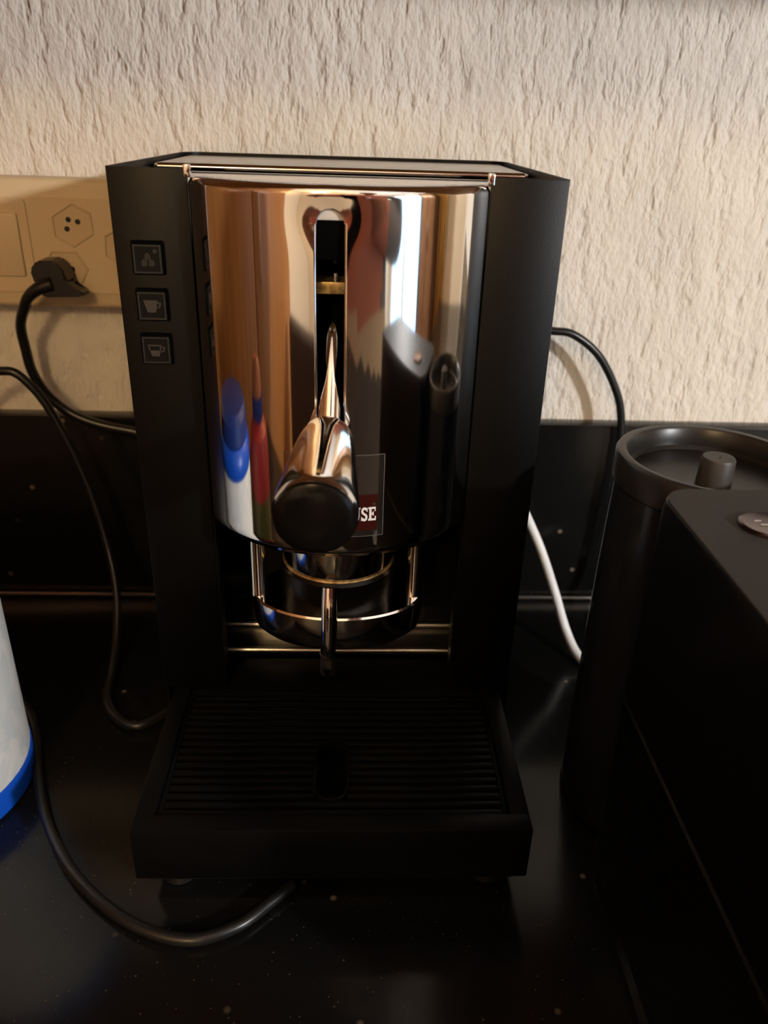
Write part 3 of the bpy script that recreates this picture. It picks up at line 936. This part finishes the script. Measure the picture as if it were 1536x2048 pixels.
for dx, dy, l in ((-0.0035, 0.0025, 0.003), (-0.002, -0.001, 0.0036), (0.002, 0.0015, 0.0022), (0.003, -0.003, 0.003)):
    bx(BC.x + dx - l / 2, BC.x + dx + l / 2, BC.y + dy - 0.0004, BC.y + dy + 0.0003, TZ + 0.0019, TZ + 0.0024, bm=b)
obj('symbol', b, M['chrome_small'], bt)
# tank
TC = Vector((0.1968, -0.0290, 0.0))
TR_ = 0.0490
b = lathe([(TR_ + 0.0006, 0.012), (TR_ + 0.0008, 0.03), (TR_, 0.221), (TR_ - 0.002, 0.2212), (TR_ - 0.0012, 0.028), (0.0, 0.028)], 64, False, Matrix.Translation(TC))
tk = obj('water_tank', b, M['smoke'], cm, 'smoky translucent water tank')
obj('tank_base', lathe([(0.0, 0.0006), (TR_ - 0.001, 0.0006), (TR_ + 0.001, 0.003), (TR_ + 0.001, 0.0118), (0, 0.0118)], 48, True, Matrix.Translation(TC)), M['black_plastic'], cm)
ld = obj('tank_lid', lathe([(0.0, 0.211), (TR_ - 0.003, 0.211), (TR_ - 0.003, 0.2215), (TR_ + 0.0008, 0.222), (TR_ + 0.0010, 0.236), (TR_ + 0.0002, 0.2376), (TR_ - 0.0012, 0.2382), (TR_ - 0.0042, 0.2378), (TR_ - 0.0052, 0.2365), (TR_ - 0.0060, 0.2275), (TR_ - 0.0080, 0.2255), (0.0, 0.2250)], 64, True, Matrix.Translation(TC)), powder('dark lid plastic', (0.011, 0.0105, 0.010), 0.32, 0.05, 0.45), cm, 'black dished round tank lid')
KC = Vector((TC.x, TC.y - 0.0050, 0.0))
obj('knob', lathe([(0.0090, 0.2248), (0.0086, 0.2385), (0.0080, 0.2396), (0.0010, 0.2395), (0.0007, 0.2386), (0.0, 0.2386)], 32, True, Matrix.Translation(KC)), mat('knob plastic', (0.034, 0.032, 0.030), 0.5), ld)

# ------------------------------------------------------------------ cleaner bottle at the left edge (and its neighbour, seen in the steel)
bt_white = mat('white label', (0.74, 0.74, 0.72), 0.4)
N, L, p = nt(bt_white)
nn = noise(bt_white, coords(bt_white, (1, 1, 0.7)), 38, 3, 0.5, 0.4)
setcol(bt_white, ramp(bt_white, nn, [(0.42, (0.74, 0.74, 0.72)), (0.50, (0.60, 0.64, 0.66)), (0.60, (0.70, 0.70, 0.68))]))
bt_blue = mat('bright blue plastic', (0.005, 0.075, 0.52), 0.35)
bt_navy = mat('navy plastic', (0.012, 0.03, 0.16), 0.4)
BCX, BCY = -0.2610, -0.0230
cb = thing('cleaner_bottle', 'white labelled bottle with bright blue foot and cap at the left edge', 'bottle', (BCX, BCY, 0))
T = Matrix.Translation((BCX, BCY, 0))
obj('foot', lathe([(0.0, 0.0004), (0.0620, 0.0004), (0.0638, 0.002), (0.0642, 0.0185), (0.0638, 0.0195), (0.0, 0.0195)], 56, True, T), bt_blue, cb, 'bright blue foot band')
obj('body', lathe([(0.0, 0.0195), (0.0632, 0.0195), (0.0636, 0.022), (0.0632, 0.158), (0.062, 0.165), (0.0, 0.165)], 56, True, T), bt_white, cb)
obj('blue_swoosh', lathe([(0.0632, 0.151), (0.06355, 0.1515), (0.0636, 0.159), (0.0624, 0.1662), (0.057, 0.173), (0.0, 0.173)], 56, False, T), bt_blue, cb)
obj('cap', lathe([(0.055, 0.1725), (0.0565, 0.175), (0.0550, 0.190), (0.048, 0.197), (0.024, 0.2005), (0.0, 0.2015)], 48, True, T), bt_navy, cb)
RX, RY = -0.290, -0.150
rb = thing('sauce_bottle', 'red bottle with olive label and dark cap, mirrored in the steel', 'bottle', (RX, RY, 0))
T = Matrix.Translation((RX, RY, 0))
red = mat('red bottle plastic', (0.36, 0.03, 0.025), 0.35)
olive = mat('olive label', (0.10, 0.085, 0.02), 0.4)
obj('body', lathe([(0.0, 0.0004), (0.042, 0.0004), (0.044, 0.003), (0.044, 0.130), (0.038, 0.150), (0.016, 0.165), (0.014, 0.172), (0.0, 0.172)], 48, True, T), red, rb)
obj('label', lathe([(0.0440, 0.020), (0.0444, 0.021), (0.0444, 0.095), (0.0440, 0.096)], 48, False, T), olive, rb)
obj('collar', lathe([(0.022, 0.160), (0.0245, 0.162), (0.0245, 0.180), (0.0, 0.180)], 32, True, T), bt_navy, rb)
obj('cap', lathe([(0.020, 0.180), (0.021, 0.182), (0.017, 0.204), (0.010, 0.212), (0.0, 0.213)], 32, True, T), mat('terracotta cap', (0.36, 0.12, 0.05), 0.4), rb)

# ------------------------------------------------------------------ photographer (mirrored in the steel front) and phone
PX, PY = 0.20, -0.66
J = {}
E_ = []
def jn(name, x, y, z, r, parent=None):
    J[name] = (Vector((PX + x, PY + y, z)), r)
    if parent:
        E_.append((parent, name))
fl = -0.9
jn('pelvis', 0, 0.07, 0.03, 0.140)
jn('waist', 0, 0.05, 0.17, 0.135, 'pelvis')
jn('chest', 0, 0.0, 0.36, 0.155, 'waist')
jn('upper', 0, -0.01, 0.48, 0.11, 'chest')
jn('neck', 0, 0.0, 0.565, 0.055, 'upper')
jn('jaw', 0, 0.045, 0.635, 0.062, 'neck')
jn('face', 0, 0.045, 0.69, 0.078, 'jaw')
jn('crown', 0, 0.02, 0.765, 0.082, 'face')
for s, sn in ((-1, 'l'), (1, 'r')):
    jn('sh' + sn, s * 0.165, -0.01, 0.49, 0.062, 'upper')
    jn('ua' + sn, s * 0.235, 0.02, 0.38, 0.052, 'sh' + sn)
    jn('el' + sn, s * (0.27 if s < 0 else 0.32), 0.05, 0.245, 0.043, 'ua' + sn)
    jn('fa' + sn, -0.09 + s * 0.20, 0.13, 0.285, 0.037, 'el' + sn)
    hx = -0.193 + s * 0.100
    jn('wr' + sn, hx + s * 0.028, 0.195, 0.335, 0.026, 'fa' + sn)
    jn('pa' + sn, hx, 0.250, 0.350, 0.030, 'wr' + sn)
    for k, (dx, dz, ln) in enumerate(((0.000, 0.030, 0.9), (0.002, 0.012, 1.0), (0.002, -0.006, 0.95), (0.000, -0.022, 0.75))):
        jn('k%d' % k + sn, hx - s * 0.012, 0.272, 0.352 + dz, 0.0105, 'pa' + sn)
        jn('m%d' % k + sn, hx - s * 0.024, 0.284 + 0.004 * ln, 0.354 + dz, 0.0085, 'k%d' % k + sn)
        jn('t%d' % k + sn, hx - s * (0.024 + 0.016 * ln), 0.280, 0.354 + dz, 0.0075, 'm%d' % k + sn)
    jn('th1' + sn, hx - s * 0.014, 0.240, 0.374, 0.012, 'pa' + sn)
    jn('th2' + sn, hx - s * 0.034, 0.238, 0.386, 0.0095, 'th1' + sn)
    jn('hip' + sn, s * 0.105, 0.07, -0.05, 0.110, 'pelvis')
    jn('kn' + sn, s * 0.12, 0.06, -0.42, 0.066, 'hip' + sn)
    jn('an' + sn, s * 0.115, -0.01, -0.81, 0.045, 'kn' + sn)
    jn('toe' + sn, s * 0.13, 0.13, -0.865, 0.034, 'an' + sn)
names = list(J)
me = bpy.data.meshes.new('person')
me.from_pydata([J[k][0] for k in names], [(names.index(a), names.index(b)) for a, b in E_], [])
po_ = link(bpy.data.objects.new('person_skeleton', me))
sk_mod = po_.modifiers.new('skin', 'SKIN')
sd = po_.modifiers.new('sub', 'SUBSURF')
sd.levels = sd.render_levels = 3
lay = me.skin_vertices[0].data
for i, k in enumerate(names):
    r = J[k][1]
    w = 1.28 if k in ('waist', 'chest', 'upper', 'pelvis') else 1.0
    lay[i].radius = (r * w, r * 0.85) if w > 1 else (r, r)
    lay[i].use_root = (k == 'pelvis')
dg = bpy.context.evaluated_depsgraph_get()
body_me = bpy.data.meshes.new_from_object(po_.evaluated_get(dg))
bpy.data.objects.remove(po_)
person = link(bpy.data.objects.new('person', body_me))
tag(person, 'person in a brick red sweatshirt holding up a phone, mirrored in the steel', 'person')
body_me.materials.clear()
for k in ('skin', 'shirt', 'hem', 'trousers', 'rubber', 'vest'):
    body_me.materials.append(M[k])
for f in body_me.polygons:
    f.use_smooth = True
    c = f.center
    lx, ly = c.x - PX, c.y - PY
    if c.z > 0.545:
        mi = 0
    elif ly > 0.170 and c.z > 0.3:
        mi = 0
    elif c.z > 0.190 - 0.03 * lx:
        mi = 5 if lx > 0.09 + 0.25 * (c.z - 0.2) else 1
    elif c.z > 0.135 - 0.186 * lx:
        mi = 2
    elif c.z > -0.83:
        mi = 3
    else:
        mi = 4
    f.material_index = mi
def head_part(name, bm, mt):
    return obj(name, bm, mt, person)
HC = Vector((PX, PY + 0.035, 0.715))
b = lathe([(0.0, 0.0)] + [(0.097 * math.sin(a), 0.097 * (1 - math.cos(a)) * -1.0) for a in [PI * 0.62 * k / 10 for k in range(1, 11)]], 28, False, Matrix.Translation((HC.x, HC.y - 0.022, HC.z + 0.142)))
head_part('hair', b, M['hair'])
for s in (-1, 1):
    head_part('eye', lathe([(0, -0.011), (0.008, -0.007), (0.011, 0), (0.008, 0.007), (0, 0.011)], 14, True, Matrix.Translation((HC.x + s * 0.032, HC.y + 0.076, HC.z - 0.004))), M['eye'])
    head_part('ear', lathe([(0, 0), (0.016, 0.001), (0.02, 0.006), (0.012, 0.010), (0, 0.008)], 14, True, axis_matrix((HC.x + s * 0.074, HC.y + 0.005, HC.z - 0.01), (s, -0.3, 0))), M['skin'])
head_part('nose', tube([(HC.x, HC.y + 0.078, HC.z + 0.006), (HC.x, HC.y + 0.096, HC.z - 0.028), (HC.x, HC.y + 0.082, HC.z - 0.036)], [0.006, 0.012, 0.008], 10), M['skin'])
head_part('mouth', tube([(HC.x - 0.022, HC.y + 0.068, HC.z - 0.062), (HC.x, HC.y + 0.077, HC.z - 0.063), (HC.x + 0.022, HC.y + 0.068, HC.z - 0.062)], [0.002, 0.006, 0.002], 8), M['lip'])

# added chair behind the photographer, stands in for an unclear mirrored dark area
ch = thing('stand_in_chair', 'added dark grey upholstered chair behind the person, stand-in for a dark area mirrored left of the lever', 'chair', (-0.35, -1.02, -0.9))
seat_cloth = mat('charcoal upholstery', (0.075, 0.066, 0.070), 0.85)
obj('seat', bx(-0.585, -0.125, -1.26, -0.80, -0.47, -0.41, 0.02, 3), seat_cloth, ch)
obj('backrest', bx(-0.585, -0.125, -0.84, -0.79, -0.36, 0.10, 0.02, 3), seat_cloth, ch)
for cx_ in (-0.555, -0.155):
    obj('back_post', bx(cx_ - 0.016, cx_ + 0.016, -0.835, -0.805, -0.42, -0.34, 0.003), M['wood_dark'], ch)
    for cy_ in (-1.23, -0.83):
        obj('leg', bx(cx_ - 0.018, cx_ + 0.018, cy_ - 0.018, cy_ + 0.018, -0.9, -0.46, 0.003), M['wood_dark'], ch)

# phone right behind the viewpoint, same tilt as the view
back = Vector((-RW[0][2], -RW[1][2], -RW[2][2]))
upv = Vector((-RW[0][1], -RW[1][1], -RW[2][1]))
rt = Vector((RW[0][0], RW[1][0], RW[2][0]))
ph = thing('smartphone', 'black smartphone held by the person in the red sweatshirt', 'phone', CAM + back * 0.012)
PM = Matrix(((rt.x, upv.x, back.x, 0), (rt.y, upv.y, back.y, 0), (rt.z, upv.z, back.z, 0), (0, 0, 0, 1)))
PM = Matrix.Translation(CAM + back * 0.0075 - upv * 0.045) @ PM
b = prism(rrect(-0.037, 0.037, -0.105, 0.055, 0.009, 5), (0, 0, 0.008), (0, 0, 0), (1, 0, 0), (0, 1, 0))
bmesh.ops.transform(b, matrix=PM, verts=b.verts[:])
obj('phone_body', b, M['black_plastic'], ph)
b = prism(rrect(-0.034, 0.034, -0.101, 0.051, 0.007, 5), (0, 0, 0.0003), (0, 0, 0.0081), (1, 0, 0), (0, 1, 0))
bmesh.ops.transform(b, matrix=PM, verts=b.verts[:])
obj('screen', b, M['gloss_black'], ph)
for dy in (0.045, 0.024):
    b = lathe([(0.006, 0.0), (0.006, -0.0018), (0.005, -0.002), (0, -0.002)], 20, True, PM @ Matrix.Translation((-0.022, dy - 0.01, 0)))
    obj('camera_ring', b, M['gloss_black'], ph)
